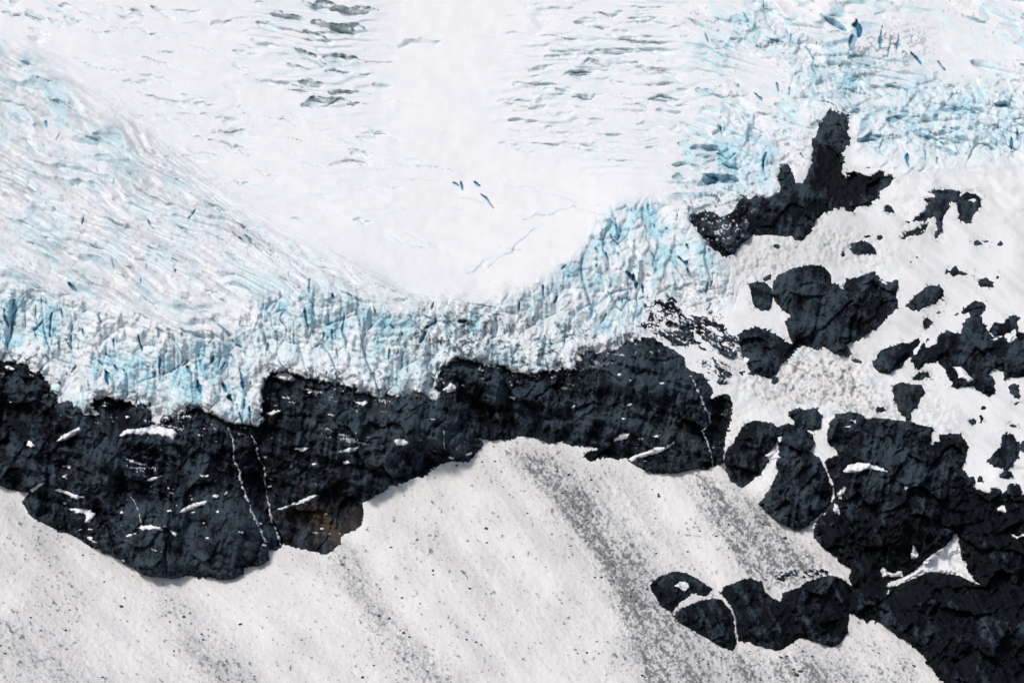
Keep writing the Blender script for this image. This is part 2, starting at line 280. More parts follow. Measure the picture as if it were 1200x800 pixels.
RIMX = np.array([-100, -20, 40, 90, 150, 210, 290, 380, 470, 540, 1300], float)
RIMY = np.array([20, 48, 72, 105, 140, 200, 262, 305, 345, 360, 460], float)
rim = filt(np.interp(px, RIMX, RIMY).astype(np.float32), 14)
below = np.clip(py - rim, 0, 400)
vflow = py - (np.exp(-below / 120) * rim + (1 - np.exp(-below / 120)) * (110 + .36 * px))
steps(wl * (1 - .5 * wf), 27, 18, 15.5, 20, 1.0, .65, vflow, 45, .58)
steps(wl * (1 - .3 * wf), 27, 10, 7.0, 30, 1.0, .55, vflow, 40, .6)
steps(wl * (1 - .5 * wf), 29, 5, 1.6, 35, .9, .25, vflow, 40, .6)
steps(wr, 14, 20, 11, 40, .9, .8, None, 45)
steps(wr * .7, 34, 10, 4.0, 50, .9, .8)
steps(wm, 2, 15, 5.2, 60, .9, .35, None, 45)
steps(wm, 4, 8, 2.4, 65, .9, .25)
steps(wt, 2, 13, 6.5, 70, .8, .35, None, 50)
steps(wt, 6, 7, 2.5, 75, .8, .3)
edgeL = blob(250, 235, 150, 22, 40) + .8 * blob(410, 320, 90, 16, 26)
steps(np.clip(edgeL, 0, 1), 33, 7, 3.4, 80, .7, .3, vflow, 80)
calm = np.clip(wice - wl - wr - wf - .6 * wm - wt, 0, 1)
steps(calm * .35 * sstep(.2, 1.2, nz(45, seed=90)), 12, 20, 1.6, 91, 1.1, .25)

wbas = soft([(60,-100),(460,-100),(470,120),(500,215),(380,270),(300,240),(210,180),(150,130),(90,60)], 22)
steps(wbas * .5, 12, 17, 3.4, 94, 1.1, .28)
steps(wbas * .3, 8, 8, 1.6, 97, 1.0, .2)
# broken blocks of the ice front and the right icefall
e1, cid1, du1, dv1, r1 = worley(15, 30, 6, 100, 3)
e2, cid2, du2, dv2, r2 = worley(8, 11, -12, 110, 1.5)
e3, cid3, du3, dv3, r3 = worley(24, 15, 20, 120, 5)
wblock = np.clip(wf * 1.15, 0, 1)
wblr = np.clip(wr * sstep(-.2, 1.1, nz(22, seed=125) + 1.6 * blob(985,90,60,50) + blob(870,215,60,35) + blob(1120,140,90,30)), 0, 1)
blk = 9.0 * (r1[..., 0] - .5) + 15 * (r1[..., 1] - .5) * du1 + 10.0 * (.2 + r1[..., 2]) * dv1
blk2 = 3.6 * (r2[..., 0] - .5) + 7.0 * (r2[..., 1] - .5) * du2 + 5.0 * (.15 + r2[..., 2]) * dv2
blk3 = 7.0 * (r3[..., 0] - .5) + 6 * (r3[..., 1] - .5) * du3 + 8.0 * (.25 + r3[..., 2]) * dv3
e0, cid0, du0, dv0, r0 = worley(40, 70, 5, 105, 8)
ht += wblock * (13 * (r0[..., 0] - .5) + 20 * (r0[..., 1] - .5) * du0 + 8 * r0[..., 2] * dv0)
g0 = np.exp(-(e0 / .035) ** 2) * (.2 + .8 * sstep(.1, .35, np.abs(du0))) * sstep(-.4, .6, nz(16, 24, 0, 149))
vary = sstep(-.9, 1.3, nz(24, seed=130))
groove = np.exp(-(e1 / .085) ** 2) * sstep(-.1, .9, nz(9, 14, 0, 131)) * (.25 + .75 * sstep(.15, .4, np.abs(du1)))
groove2 = np.exp(-(e2 / .10) ** 2) * sstep(0, 1., nz(6, seed=132))
ht += wblock * ((.25 + .8 * vary) * blk + (.5 + .6 * sstep(-1, 1, nz(16, seed=138))) * blk2 - 7.0 * groove - 1.0 * groove2 - 9.0 * g0)
ht += wblr * (2.2 * (.4 + .6 * vary) * blk3 + 1.0 * blk2 - .8 * groove2)
ht += np.clip(wl - wf, 0, 1) * .25 * blk2
flute = nz(2.4, 16, 6, 133)
ht += wblock * (.6 * np.abs(flute) * sstep(-.5, 1, nz(25, seed=134)))
ht += calm * (.45 * n5 + .15 * n2 + 1.3 * nz(26, 7, 10, 136) * .8 + .5 * nz(12, 2.5, 6, 137))
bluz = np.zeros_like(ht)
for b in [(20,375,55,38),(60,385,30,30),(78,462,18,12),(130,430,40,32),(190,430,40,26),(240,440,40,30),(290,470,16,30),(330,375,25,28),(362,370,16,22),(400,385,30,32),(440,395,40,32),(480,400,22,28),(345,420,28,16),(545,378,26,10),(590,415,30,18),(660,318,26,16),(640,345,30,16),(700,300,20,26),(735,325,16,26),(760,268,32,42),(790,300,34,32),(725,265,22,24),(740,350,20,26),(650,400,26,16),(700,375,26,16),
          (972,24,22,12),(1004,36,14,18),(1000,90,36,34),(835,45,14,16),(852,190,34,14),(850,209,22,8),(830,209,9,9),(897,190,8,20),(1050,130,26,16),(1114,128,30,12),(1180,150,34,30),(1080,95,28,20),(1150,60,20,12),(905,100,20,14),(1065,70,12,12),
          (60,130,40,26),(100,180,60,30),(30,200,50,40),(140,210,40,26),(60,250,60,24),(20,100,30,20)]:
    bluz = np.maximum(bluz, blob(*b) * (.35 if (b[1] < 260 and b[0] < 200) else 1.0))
tex = np.clip(.5 + .38 * n5 + .28 * n12 + .22 * n2, 0, 1.2)
faced = np.clip(.25 + 1.3 * (.55 - r1[..., 2]) + .45 * (r2[..., 0] - .4), 0, 1)
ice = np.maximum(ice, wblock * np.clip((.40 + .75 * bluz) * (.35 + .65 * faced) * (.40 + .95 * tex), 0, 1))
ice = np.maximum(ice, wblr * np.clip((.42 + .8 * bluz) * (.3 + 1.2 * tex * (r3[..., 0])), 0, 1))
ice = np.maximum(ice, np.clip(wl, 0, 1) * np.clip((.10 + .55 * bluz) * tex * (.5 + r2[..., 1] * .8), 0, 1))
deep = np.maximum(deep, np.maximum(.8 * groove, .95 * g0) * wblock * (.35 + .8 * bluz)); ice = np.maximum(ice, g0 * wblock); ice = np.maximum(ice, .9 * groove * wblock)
gr3 = np.exp(-(e3 / .07) ** 2) * sstep(0, 1, nz(10, seed=139)) * wblr
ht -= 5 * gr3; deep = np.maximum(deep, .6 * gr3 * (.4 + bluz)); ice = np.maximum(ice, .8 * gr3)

# broken ice hardly overhangs: nothing uphill stands nearer than what is below it
T = D - ht
lim = T.copy()
for j in range(H - 2, -1, -1): np.maximum(lim[j], lim[j + 1] - .05, out=lim[j])
lim = filt(lim, .9, .2)
opn = sstep(0, 14, edt(~icem & ~rockm, 40))
ht = ht - .9 * (lim - T) * sstep(.35, .9, wice) * icem * opn
ht += (wblock + wblr + .35 * wl) * (.45 * n2 + .42 * n1 + .15 * n0) + wm * .15 * n2 + .25 * (wblock + wblr) * np.clip(1 - np.abs(nz(3.2, 4.2, 0, 135)) * 1.6, 0, 1)
# crevasses: a steep uphill wall shows above a snow lip
def lens(cx, cy, L, w_, ang, iv=.55, k=1.5, dp=0.0, dt=0.0, lip=.9):
    R = int(L + w_ + 4); x0, x1 = int(cx + PAD - R), int(cx + PAD + R); y0, y1 = int(cy + PAD - R), int(cy + PAD + R)
    if x0 < 0 or y0 < 0 or x1 > W or y1 > H: return
    sl_ = np.s_[y0:y1, x0:x1]
    c, sn = math.cos(math.radians(ang)), math.sin(math.radians(ang))
    wx_ = px[sl_] + 1.6 * n5[sl_]; wy_ = py[sl_] + 1.2 * n5[sl_] + .6 * n2[sl_]
    u = ((wx_ - cx) * c + (wy_ - cy) * sn) / L; v = -(wx_ - cx) * sn + (wy_ - cy) * c
    wid = w_ * np.sqrt(np.clip(1 - u * u, 0, 1)) * (1 + .25 * n12[sl_])
    t = (v + wid) / np.maximum(2 * wid, .5)
    ins = (np.abs(u) < 1) & (t > 0) & (t < 1) & (wid > .35)
    prof = np.where(ins, np.minimum(t / lip, 1) * (1 - sstep(lip, 1, t)), 0)
    ht[sl_] -= k * 2 * wid * prof
    fm = np.where(ins & (t < lip + .03), 1, 0).astype(np.float32)
    ice[sl_] = np.maximum(ice[sl_], iv * fm * (.75 + .2 * n2[sl_]))
    deep[sl_] = np.maximum(deep[sl_], dp * fm)
    if dt:
        top = fm * np.clip(1.2 - t * 2.2, .12, 1)
        dirt_shade[sl_] = np.maximum(dirt_shade[sl_], np.clip(dt * top * (.55 + .55 * n1[sl_] + .35 * n2[sl_]), 0, 1))

for L_ in [(633,81,15,6,0),(623,100,20,5,2),(660,62,10,6,0),(663,45,12,3.5,0),(690,27,13,7,0),(707,32,8,5,-8),(717,15,12,5,-10),(714,62,25,6,-4),(714,74,30,5,0),(683,88,10,7,-10),(662,105,9,6,0),(633,125,8,3.5,-5),(613,142,15,5,-2),(602,169,13,2.5,0),(620,176,13,1.8,3),(720,158,10,3,5),(731,44,15,5,2),(780,118,18,5,8),(785,130,15,5,5),(738,128,15,4,0),(447,100,10,3.5,0),(432,163,13,3.5,10),(427,260,10,3.5,5),(760,145,14,3.5,5),(700,140,10,3,0),(690,175,14,2.5,0),(655,10,24,3,0),(770,60,20,6,12),(770,85,22,5,15),(760,25,20,5,8)]:
    lens(L_[0], L_[1], L_[2] * 1.2, L_[3] * .7, L_[4], iv=.34)
for L_ in [(237,58,12,6,20),(190,13,11,7,25),(163,14,8,5,20),(261,25,14,5,-8),(195,117,18,5,12),(260,138,18,4.5,8),(267,155,25,4.5,3),(256,166,22,5,12),(290,217,12,4,18),(160,95,15,3.5,8),(230,116,12,3,8),(200,140,14,3,15),(310,50,13,7,15),(287,62,12,5,8),(316,33,12,6,20),(314,97,12,4.5,15),(330,97,10,4,10),(235,122,14,3,5)]:
    lens(L_[0], L_[1], L_[2] * 1.35, L_[3] * .55, L_[4], iv=.32, dt=.15)
for L_ in [(388,10,26,8,12),(392,33,22,9,15),(410,14,18,7,5),(420,13,20,6,0),(407,34,18,9,5),(378,121,20,8,-8),(352,80,14,4,18),(365,68,18,7,30),(365,98,13,5,10),(430,71,24,4,4),(412,86,20,2.5,4),(413,108,18,3,4),(405,122,16,4,0),(398,71,14,6,5),(395,86,12,3,2),(398,108,12,5,0),(491,50,24,4,-2),(370,42,16,5,25),(340,20,18,5,12)]:
    lens(L_[0], L_[1], L_[2] * 1.25, L_[3] * .72, L_[4], iv=.36, dt=(.7 if L_[0] < 470 else .2), k=1.6)
rngL = np.random.default_rng(77)
def scatter_lens(n, weight, ang, Lr, Wr, iv, dp=0.0, dt=0.0, thr=.5):
    i = 0; tries = 0
    while i < n and tries < n * 60:
        tries += 1
        x, y = rngL.uniform(-60, 1260), rngL.uniform(-60, 560)
        if weight[int(y) + PAD, int(x) + PAD] < rngL.uniform(thr, 1): continue
        lens(x, y, rngL.uniform(*Lr), rngL.uniform(*Wr), ang + rngL.normal(0, 6), iv * rngL.uniform(.4, 1.2), 1.4, dp if rngL.random() < .25 else 0, dt if rngL.random() < .4 else 0)
        i += 1
scatter_lens(120, np.clip(wl - .7 * wf, 0, 1), 26, (8, 26), (.8, 2.2), .45, .2, .3)
scatter_lens(150, wm, 2, (6, 22), (.9, 2.6), .32)
scatter_lens(60, np.clip(edgeL, 0, 1), 36, (10, 34), (.8, 2.2), .35, 0, .25)
scatter_lens(150, wr, 14, (5, 18), (1.5, 5), .75, .3, .4)
scatter_lens(60, calm, 8, (10, 34), (.5, 1.3), .2, 0, 0, .7)
scatter_lens(150, wbas, 11, (6, 24), (.6, 2.2), .28, 0, .12, .35)
scatter_lens(50, soft([(-60,-40),(110,-40),(100,40),(60,50),(-60,20)], 10), 18, (6, 16), (1.5, 4.5), .45, 0, .2, .3)
# hairline bergschrund across the basin rim
for L_ in [(485,195,38,.8,4),(510,198,26,.7,2),(660,248,60,.9,-10),(705,252,30,.9,14),(600,290,50,.9,-38),(560,312,30,.7,-35),(660,232,30,.7,18),(480,352,46,1.0,4),(530,352,60,1.2,9),(450,330,60,1.0,24),(455,338,50,.9,20)]:
    lens(*L_, iv=.4, dt=.3)

def slit(x0, y0, x1, y1, wd, dp=.9, dep=7.0, dt=0.0):
    """an open crack in the ice"""
    L = math.hypot(x1 - x0, y1 - y0); R = int(L / 2 + wd + 8)
    cx, cy = (x0 + x1) / 2, (y0 + y1) / 2
    sl_ = np.s_[max(0, int(cy) + PAD - R):int(cy) + PAD + R, max(0, int(cx) + PAD - R):int(cx) + PAD + R]
    ux, uy = (x1 - x0) / L, (y1 - y0) / L
    q_ = 1 + .55 * max(0, wd - 1.6)
    X = px[sl_] - cx + .9 * q_ * n5[sl_] + .5 * (q_ - 1) * n2[sl_]; Y = py[sl_] - cy + .5 * q_ * n2[sl_] + .8 * (q_ - 1) * n5[sl_]
    u = (X * ux + Y * uy) / (L / 2); v = -X * uy + Y * ux
    wid = wd * np.sqrt(np.clip(1 - u * u, 0, 1)) * (1 + .3 * n2[sl_])
    m = sstep(-.45, .55, wid - np.abs(v)) * (np.abs(u) < 1)
    ht[sl_] -= dep * m
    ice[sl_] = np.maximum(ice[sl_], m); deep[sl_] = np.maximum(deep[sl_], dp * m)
    if dt: dirt_shade[sl_] = np.maximum(dirt_shade[sl_], dt * m)

SL = [(5,362,9,384,1.6),(356,360,363,384,2.4),(80,331,90,342,1.6),(122,430,127,452,2.4),(161,392,166,412,1.6),(188,418,186,438,1.2),(217,428,224,441,1.8),(230,444,236,462,2.6),(250,394,245,402,1.6),(259,418,256,431,1.5),(265,424,259,433,1.0),(250,417,246,426,1.0),(282,432,287,457,2.2),(260,448,266,460,3),(266,464,272,470,3),(282,482,282,497,1.6),(293,476,294,499,1.8),(254,379,270,394,1.1),(273,398,285,408,.9),(363,325,364,344,1.6),(390,344,391,351,1.2),(390,386,391,399,1.4),(62,366,58,396,1.4),(115,368,118,380,1.8),(42,358,40,374,1.0),(500,388,492,403,1.7),(510,377,498,386,1.5),(536,377,550,377,3),(636,333,637,352,1.6),(652,346,648,356,1.8),(403,362,404,412,1.1),(456,408,456,422,1.4),(478,422,478,437,1.0),(509,354,505,363,1.2),(741,322,744,338,3),(664,310,658,316,1.3),(697,290,700,297,1.2),
      (540,213,541,223,2.2),(556,212,564,219,1.6),(564,227,578,244,1.3),(532,214,538,218,1),
      (966,20,982,30,2.8),(1004,22,1005,44,4.2),(1000,46,1001,57,3.2),(826,38,832,50,1.8),(1066,62,1080,76,2.2),(911,96,912,108,1.6),(923,102,924,112,1.2),(884,107,893,119,1.3),(899,178,895,202,2.2),(826,209,836,210,4.5),(842,208,858,210,4),(1042,139,1056,138,3.4),(1108,128,1120,128,2.2),(1186,160,1184,176,2.4),(1190,150,1194,166,1.6),(1014,164,1026,160,3),(1074,155,1084,160,2),(1062,180,1066,196,2),(840,180,852,186,1.2),(946,58,950,64,1.4),(1100,72,1108,84,1.2),(1054,40,1050,60,1.4),(1044,44,1040,66,1.0),(1034,30,1030,60,1.2),
      (796,300,806,312,2.6),(806,314,811,326,1.2),(804,286,808,293,1.4),(733,318,742,330,2),(750,332,754,344,2),(711,295,713,304,1.6),(760,240,761,248,1),(767,262,768,268,1),(830,330,827,344,1.0),(836,322,832,338,1),(700,306,698,314,1)]
ROUND = [(826,209),(842,208),(1042,139),(1014,164),(1074,155),(1108,128),(966,20),(1000,46),(946,58)]
for q in SL:
    if q[:2] in ROUND: lens((q[0] + q[2]) / 2, (q[1] + q[3]) / 2, 1.1 * math.hypot(q[2] - q[0], q[3] - q[1]) * .7 + 3, q[4] * 1.3, math.degrees(math.atan2(q[3] - q[1], q[2] - q[0])), iv=1.0, k=1.3, dp=.5)
for q in SL:
  if q[:2] not in ROUND: slit(*q[:4], min(q[4], 1.2 + .45 * (q[4] - 1.2)) if q[4] > 1.2 else q[4], dp=min(1, .45 + .2 * q[4]), dep=3.5 + 2.2 * q[4])
for k in range(170):
    for _ in range(40):
        x, y = rngL.uniform(-60, 1240), rngL.uniform(-40, 500)
        a_, b_ = int(y) + PAD, int(x) + PAD
        if rngL.random() < .75 * wblock[a_, b_] + .45 * wblr[a_, b_] + .18 * wl[a_, b_]: break
    L = rngL.uniform(4, 15); t = math.radians(rngL.normal(82, 24))
    slit(x, y, x + L * math.cos(t), y + L * math.sin(t), rngL.uniform(.5, 1.25), dp=rngL.uniform(.25, .7), dep=rngL.uniform(3, 6))
# dirty bands in the ice: soil dragged from the bed along the base and through the middle of the front
dbase = np.exp(-np.clip(sdf(cliffm) * -1, 0, 40) / 7.0) * icem
dsp = np.clip(.35 * n2 + .5 * n1 + .55 * n0 + .3 * n5 + .45 * nz(6, 1.1, -20, 143) - .35, 0, 1.2)
dz = .55 * dbase * blob(140,460,260,80) + .6 * dbase + 1.2 * blob(590,418,90,22,8) + .95 * blob(545,385,60,22) + .5 * blob(640,385,80,40) + 1.0 * blob(715,408,45,16) + .75 * blob(840,245,42,26) + 1.1 * blob(20,418,34,8) + .8 * blob(150,468,26,8) + .5 * blob(1020,165,20,12) + .5 * blob(930,175,26,26) + .75 * blob(350,435,50,6) + .8 * blob(455,440,50,7) + .8 * blob(495,460,14,10) + .5 * blob(1050,55,40,30) + .3 * blob(1000,90,50,50) + .6 * blob(815,340,40,22) + .5 * blob(770,385,26,14)
dirt_shade = np.maximum(dirt_shade, .85 * icem * np.exp(-(edt(cliffm, 12) / 1.7) ** 2))  # lowest edge of the ice darkened in an even strip
dirt_shade = np.maximum(dirt_shade, np.clip(dz * dsp * 1.3, 0, .95) * sstep(.3, .8, wice))
dirt_shade = np.maximum(dirt_shade, .42 * np.clip(np.abs(nz(1.5, 7, 8, 140)) - 1.1, 0, 1) * blob(555,372,60,12))
dirt_shade = np.maximum(dirt_shade, np.clip(.45 * (n1 + .6 * n2 + .5 * n0) - .8, 0, .6) * np.clip(wf + wr + .7 * wl, 0, 1))
hair = np.clip(1 - np.abs(nz(2.2, 7, 12, 145)) * 9, 0, 1) * sstep(.5, 1.6, nz(5, 9, 12, 146)) + np.clip(1 - np.abs(nz(8, 2.0, 22, 147)) * 9, 0, 1) * sstep(.7, 1.7, nz(10, 6, 22, 148))
dirt_shade = np.maximum(dirt_shade, .5 * hair * np.clip(wf + wblr + .6 * wl, 0, 1)); deep = np.maximum(deep, .35 * hair * wblock)
film = np.clip(.03 + .09 * nz(14, 2.2, 24, 142) + .05 * n1, 0, .3) * np.clip(wl - wf, 0, 1)
film += np.clip(.11 * nz(28, 2.6, 32, 141) + .05 * n1, 0, .3) * np.clip(edgeL + .3 * wl, 0, 1)
dirt_shade = np.maximum(dirt_shade, film + .13 * rise * np.clip(wl + wm + wt + wbas - wf, 0, 1))  # thin grime film, plus risers greyed to paint in stronger shading
# the ice stands proud of the rock and breaks off in an overhang
sd_ice = sdf(icem | ((~cliffm) & (~rockm)), 30)
near_rock = icem * np.exp(-np.clip(edt(cliffm, 40) / 16, 0, 9))
dci = edt(cliffm, 40); ht += np.where(icem, (11.0 * (1 - np.exp(-dci / .8)) - 1) * (1 - sstep(4, 39, dci)), 0) * opn
r2m = lab == 3
dr2 = edt(r2m, 30); ht += np.where(icem, 5.0 * (1 - np.exp(-dr2 / 2.0)) * (1 - sstep(3, 29, dr2)), 0) * opn

# lower snow slope and right snowfield
slope = (~icem) & (~cliffm)
wsl = filt((slope & ((px < 880) | (py > 560 + (px - 880) * .4)) & (py > 480)).astype(np.float32), 3)
wfd = np.clip(1 - wice - wsl, 0, 1)
fall = 50
fw = sstep(250, 620, px)
def flow(a_, b_, seed): return nz(a_, b_, 40, seed) * (1 - fw) + nz(a_, b_, 53, seed + 500) * fw
g1, g2, g3 = flow(9, 1.3, 200), flow(40, 6, 201), flow(3.0, 1.1, 202)
g4 = nz(4.5, 1.4, 12, 203)
bands = (1.15 * soft([(590,522),(640,530),(690,580),(740,640),(775,680),(800,720),(860,790),(900,910),(800,910),(770,800),(730,720),(700,660),(650,590)], 9)
       + .85 * soft([(385,645),(410,640),(440,690),(490,760),(560,820),(600,910),(520,910),(470,800),(425,730),(400,680)], 9)
       + 1.6 * soft([(795,552),(830,560),(880,590),(950,650),(975,672),(905,690),(870,665),(840,625)], 8)
       + 1.2 * soft([(860,765),(915,770),(945,755),(990,790),(1060,910),(860,910),(800,780)], 9)
       + .75 * soft([(700,640),(760,700),(790,730),(850,765),(900,910),(800,910),(740,780)], 9)
       + .35 * soft([(-100,690),(40,720),(120,770),(200,910),(-100,910)], 20)
       + .45 * soft([(180,690),(240,720),(330,830),(240,850)], 14)
       + .5 * soft([(980,730),(1080,780),(1100,910),(1000,910)], 12) + .35 * soft([(640,530),(730,560),(800,640),(760,660),(690,580)], 14))
gran = .40 + .17 * g1 + .30 * n1 + .22 * g3 + .15 * g2 + .34 * n0 + .16 * flow(70, 2.5, 204)
dirt_shade = np.maximum(dirt_shade, wsl * np.clip(.035 + .17 * np.clip(filt(bands, 9), 0, 1.4) + .03 * g2 + .04 * n12 + np.clip(bands, 0, 1.35) * np.clip(gran, 0, 1.4) * .56 + np.clip(.42 * n1 + .3 * g3 + .3 * n0 + .15 * n12 - .92, 0, .8) + np.clip(.05 * n0 + .02 * flow(50, 2.0, 205), 0, .2), 0, .9))
ht += wsl * (1.6 * n12 * .5 + .5 * g2 + .14 * g1 + .14 * g4 + (2.8 * flow(110, 17, 207) + .9 * flow(45, 7, 208)) * (1 - np.exp(-edt(rockm, 40) / 10)) + (.2 + .5 * np.clip(bands, 0, 1)) * n1 + .25 * n2 + 3.0 * filt(bands, 6) * .6)
deb = 1.2 * blob(965,438,55,34,18) + .8 * blob(1000,470,60,18,20) + .55 * blob(900,455,50,28,30) + .7 * blob(900,305,50,24,-15) + .7 * blob(980,285,60,20,15) + .4 * blob(1090,480,40,16,25)
deb = np.clip(deb, 0, 1) * wfd
ht += deb * (1.5 * n2 + 1.0 * n1 + 1.0 * np.clip(n5, 0, 3)) + wfd * (.9 * n12 * .5 + .12 * n2 + .05 * n1)
ice = np.maximum(ice, deb * .55 * np.clip(.2 * n2 + .3 * n5 - .05, 0, 1))
dirt_shade = np.maximum(dirt_shade, deb * np.clip(.16 + .34 * (.8 * n1 + .8 * n0 + .5 * n2 + .6 * nz(6, 1.1, 25, 210)) * .8 - .10, 0, .85))
drk = edt(rockm, 30)
dirt_shade = np.maximum(dirt_shade, (wfd + .6 * wsl) * np.exp(-drk / 4.5) * np.clip(.5 * n1 + .5 * n0 + .35 * n2 + .4 * n12 - .55, 0, .9))
ht += wfd * (2.0 * nz(16, 9, 30, 215) + 1.2 * nz(7, 4, 20, 211) + .5 * nz(3, 2, 20, 212)) * sstep(-.2, 1.2, nz(30, seed=213))
dirt_shade = np.maximum(dirt_shade, wfd * np.clip(.03 + .05 * n12 + .04 * nz(14, 2, 40, 214), 0, .2))
dirt_shade = np.maximum(dirt_shade, wfd * np.clip(blob(930,300,80,30,-10) * .22 + blob(905,470,40,30) * .10 + blob(1035,385,40,16,-35) * .12, 0, .3))

# ------------------------------------------------------------------ relief of the rock
rag = np.zeros(NB + len(SMALL) + 1, np.float32); rag[1:NB + 1] = [r[1] for r in ROCKS]; rag[NB + 1:] = .8
bul = np.zeros_like(rag); bul[1:NB + 1] = [r[2] for r in ROCKS]; bul[NB + 1:] = 1.8
rus = np.zeros_like(rag); rus[1:NB + 1] = [r[3] for r in ROCKS]
def dilate(l, n):
    l = l.copy()
    for _ in range(n):
        for ax, sh in ((0, 1), (0, -1), (1, 1), (1, -1)):
            q = np.roll(l, sh, ax); z = l == 0
            l[z] = q[z]
    return l
labd = dilate(lab, 6)
sdr = sdf(rockm, 40)
jag = .8 * n2 + .75 * n1 + .95 * n5 + .4 * n12 + .35 * n0
jag2 = .8 * nz(4.5, 1.2, 28, 300) + .5 * n1
ragm = rag[labd]
sde = np.where(ragm > 2, np.minimum(sdr, 3.5) + (jag2 - .25) * ragm, sdr + jag * ragm)
edges = np.zeros((H, W), bool)
for ax in (0, 1):
    q = np.roll(lab, 1, ax); edges |= (lab != q) & (lab > 0) & (q > 0)
dcr = edt(edges, 30)
bb = filt(bul[labd], 4)
hr = bb * (1 - np.exp(-np.maximum(sde, -3) / 6.5)) + .16 * np.minimum(sdr, 40) * np.clip(bb / 9, 0, 1)
ins = 1 - np.exp(-np.maximum(sde, 0) / 4.0)
big2 = nz(26, 15, 30, 301); gro = nz(17, 2.0, 62, 302); gro2 = nz(12, 1.6, 100, 303); bed = nz(26, 2.4, 14, 304); rg = 1 - np.abs(nz(7, seed=305)); rg2 = 1 - np.abs(nz(3.2, seed=306))
wlow = sstep(600, 700, py + .25 * (px - 900)) * sstep(740, 840, px)
wcl = cliffm.astype(np.float32)
rel = 9.5 * big2 * (.4 + .6 * wcl) + 2.4 * rg + 1.0 * rg2 + .7 * n2 + .5 * n1 + 1.6 * gro * (.5 + 1.3 * wlow) + 1.1 * gro2 * (1 - .6 * wlow) + 1.5 * bed * wcl
k1, _, ku1, kv1, kr1 = worley(26, 38, 24, 310, 5)
k2, _, ku2, kv2, kr2 = worley(10, 16, 30, 311, 2)
k3, _, ku3, kv3, kr3 = worley(5, 7, 20, 312, 1)
rel += 8 * (kr1[..., 0] - .5) + 30 * (kr1[..., 1] - .5) * ku1 + 28 * (kr1[..., 2] - .35) * kv1 - 1.2 * np.exp(-(k1 / .06) ** 2)
rel += 3.2 * (kr2[..., 0] - .5) + 8.5 * (kr2[..., 1] - .5) * ku2 + 9 * (kr2[..., 2] - .38) * kv2
rel += .9 * (kr3[..., 0] - .5) + 2.2 * (kr3[..., 1] - .5) * ku3 + 2.4 * (kr3[..., 2] - .35) * kv3
slab, _ = saw((-px * .34 + py * .94 + 9 * nz(30, 9, 20, 315)) / 19); rel += 4.0 * slab * sstep(-.6, .8, nz(30, 14, 20, 316)) * (.4 + .6 * wcl)
slab2, _ = saw((-px * .87 + py * .5 + 7 * nz(24, 7, 60, 317)) / 11); rel += 2.6 * slab2 * sstep(-.3, .9, nz(24, 14, 60, 318)) * (.35 + .9 * wlow)
# named bulges and clefts of the main cliff
for (cx, cy, rx, ry, a_, am) in [(185,640,38,34,0,15),(268,635,42,38,10,15),(110,610,50,26,25,9),(400,500,80,40,-10,7),(470,520,60,30,-20,8),(700,470,90,45,10,8),(790,535,50,20,0,9),(40,480,60,40,0,-7),(330,570,50,16,-10,-9),(640,490,60,16,8,-8),(225,610,10,40,0,-6),(550,470,14,50,-10,-5),(150,540,60,22,0,-5),(840,500,10,50,0,-6),(305,560,10,60,0,-6),
                                 (1180,760,110,70,20,10),(1050,580,70,80,0,8),(1000,640,40,60,0,-4),(940,570,30,40,0,5),(1040,690,20,40,0,-8)]:
    rel += 1.5 * am * blob(cx, cy, rx, ry, a_)
roundm = 1 - .55 * np.clip(blob(185,640,45,36) + blob(268,635,48,42) + .8 * blob(790,538,55,20) + .7 * blob(940,350,45,45), 0, 1)
rel *= roundm
for (cx, cy, rx, ry, am) in [(185,640,38,34,9),(268,635,42,38,9)]: rel += am * blob(cx, cy, rx, ry)
hr += rel * ins * np.clip(.25 + bb / 10, .3, 1.2)
hr -= 6.0 * np.exp(-dcr / 3.0) * (1 - np.exp(-np.maximum(sdr, 0) / 8))
hr -= 7 * np.exp(-edt(icem, 30) / 5) * cliffm
tone = np.clip(.36 + .08 * (lab == 2) - .10 * wlow - .30 * sstep(480, 600, py) * sstep(900, 1000, px) + .16 * (kr1[..., 0] - .5) + .22 * (kr2[..., 1] - .5) + .16 * (kr3[..., 1] - .5) + .10 * gro * (.5 + wlow) + .08 * n0 + .13 * n5 + .14 * rg + .10 * gro2 + .10 * n1 + .16 * big2 + .08 * bed - .10 * wlow - .34 * blob(40,480,150,80) - .15 * blob(1200,780,160,80) - .2 * blob(900,250,160,60) - .3 * blob(1150,410,90,80) - .12 * blob(880,720,130,60) + .16 * blob(380,500,110,50) + .10 * blob(640,470,150,45) + .10 * blob(200,640,120,40) + .12 * blob(940,340,40,40) + .14 * blob(370,612,50,30), 0, 1)
tone = np.clip(.40 + (tone - .34) * 1.75 + .14 * blob(430,500,120,45) + .12 * blob(690,450,150,35) - .22 * blob(630,498,90,16,4) - .2 * blob(400,572,90,14,-6) + .10 * blob(230,640,90,30), 0, 1)  # bulge highlights and dark recesses of the cliff painted into the tone
rust = np.clip(rus[labd] * (.45 * n5 + .35 * n12 + .2 * gro - .25), 0, 1) * .55 + .24 * (lab == 2) * np.clip(.6 + .3 * n5 + .3 * (kr2[..., 1] - .5), 0, 1) + 1.0 * np.clip(blob(372,603,9,22,-32) + .9 * blob(388,622,7,16,-40) + .8 * blob(411,615,9,6,-30), 0, 1) * np.clip(.6 + .35 * gro + .3 * n2, 0, 1)
rust = np.maximum(rust, .10 * np.clip(.5 * n12 + .3 * n5 - .5, 0, 1) * wcl)

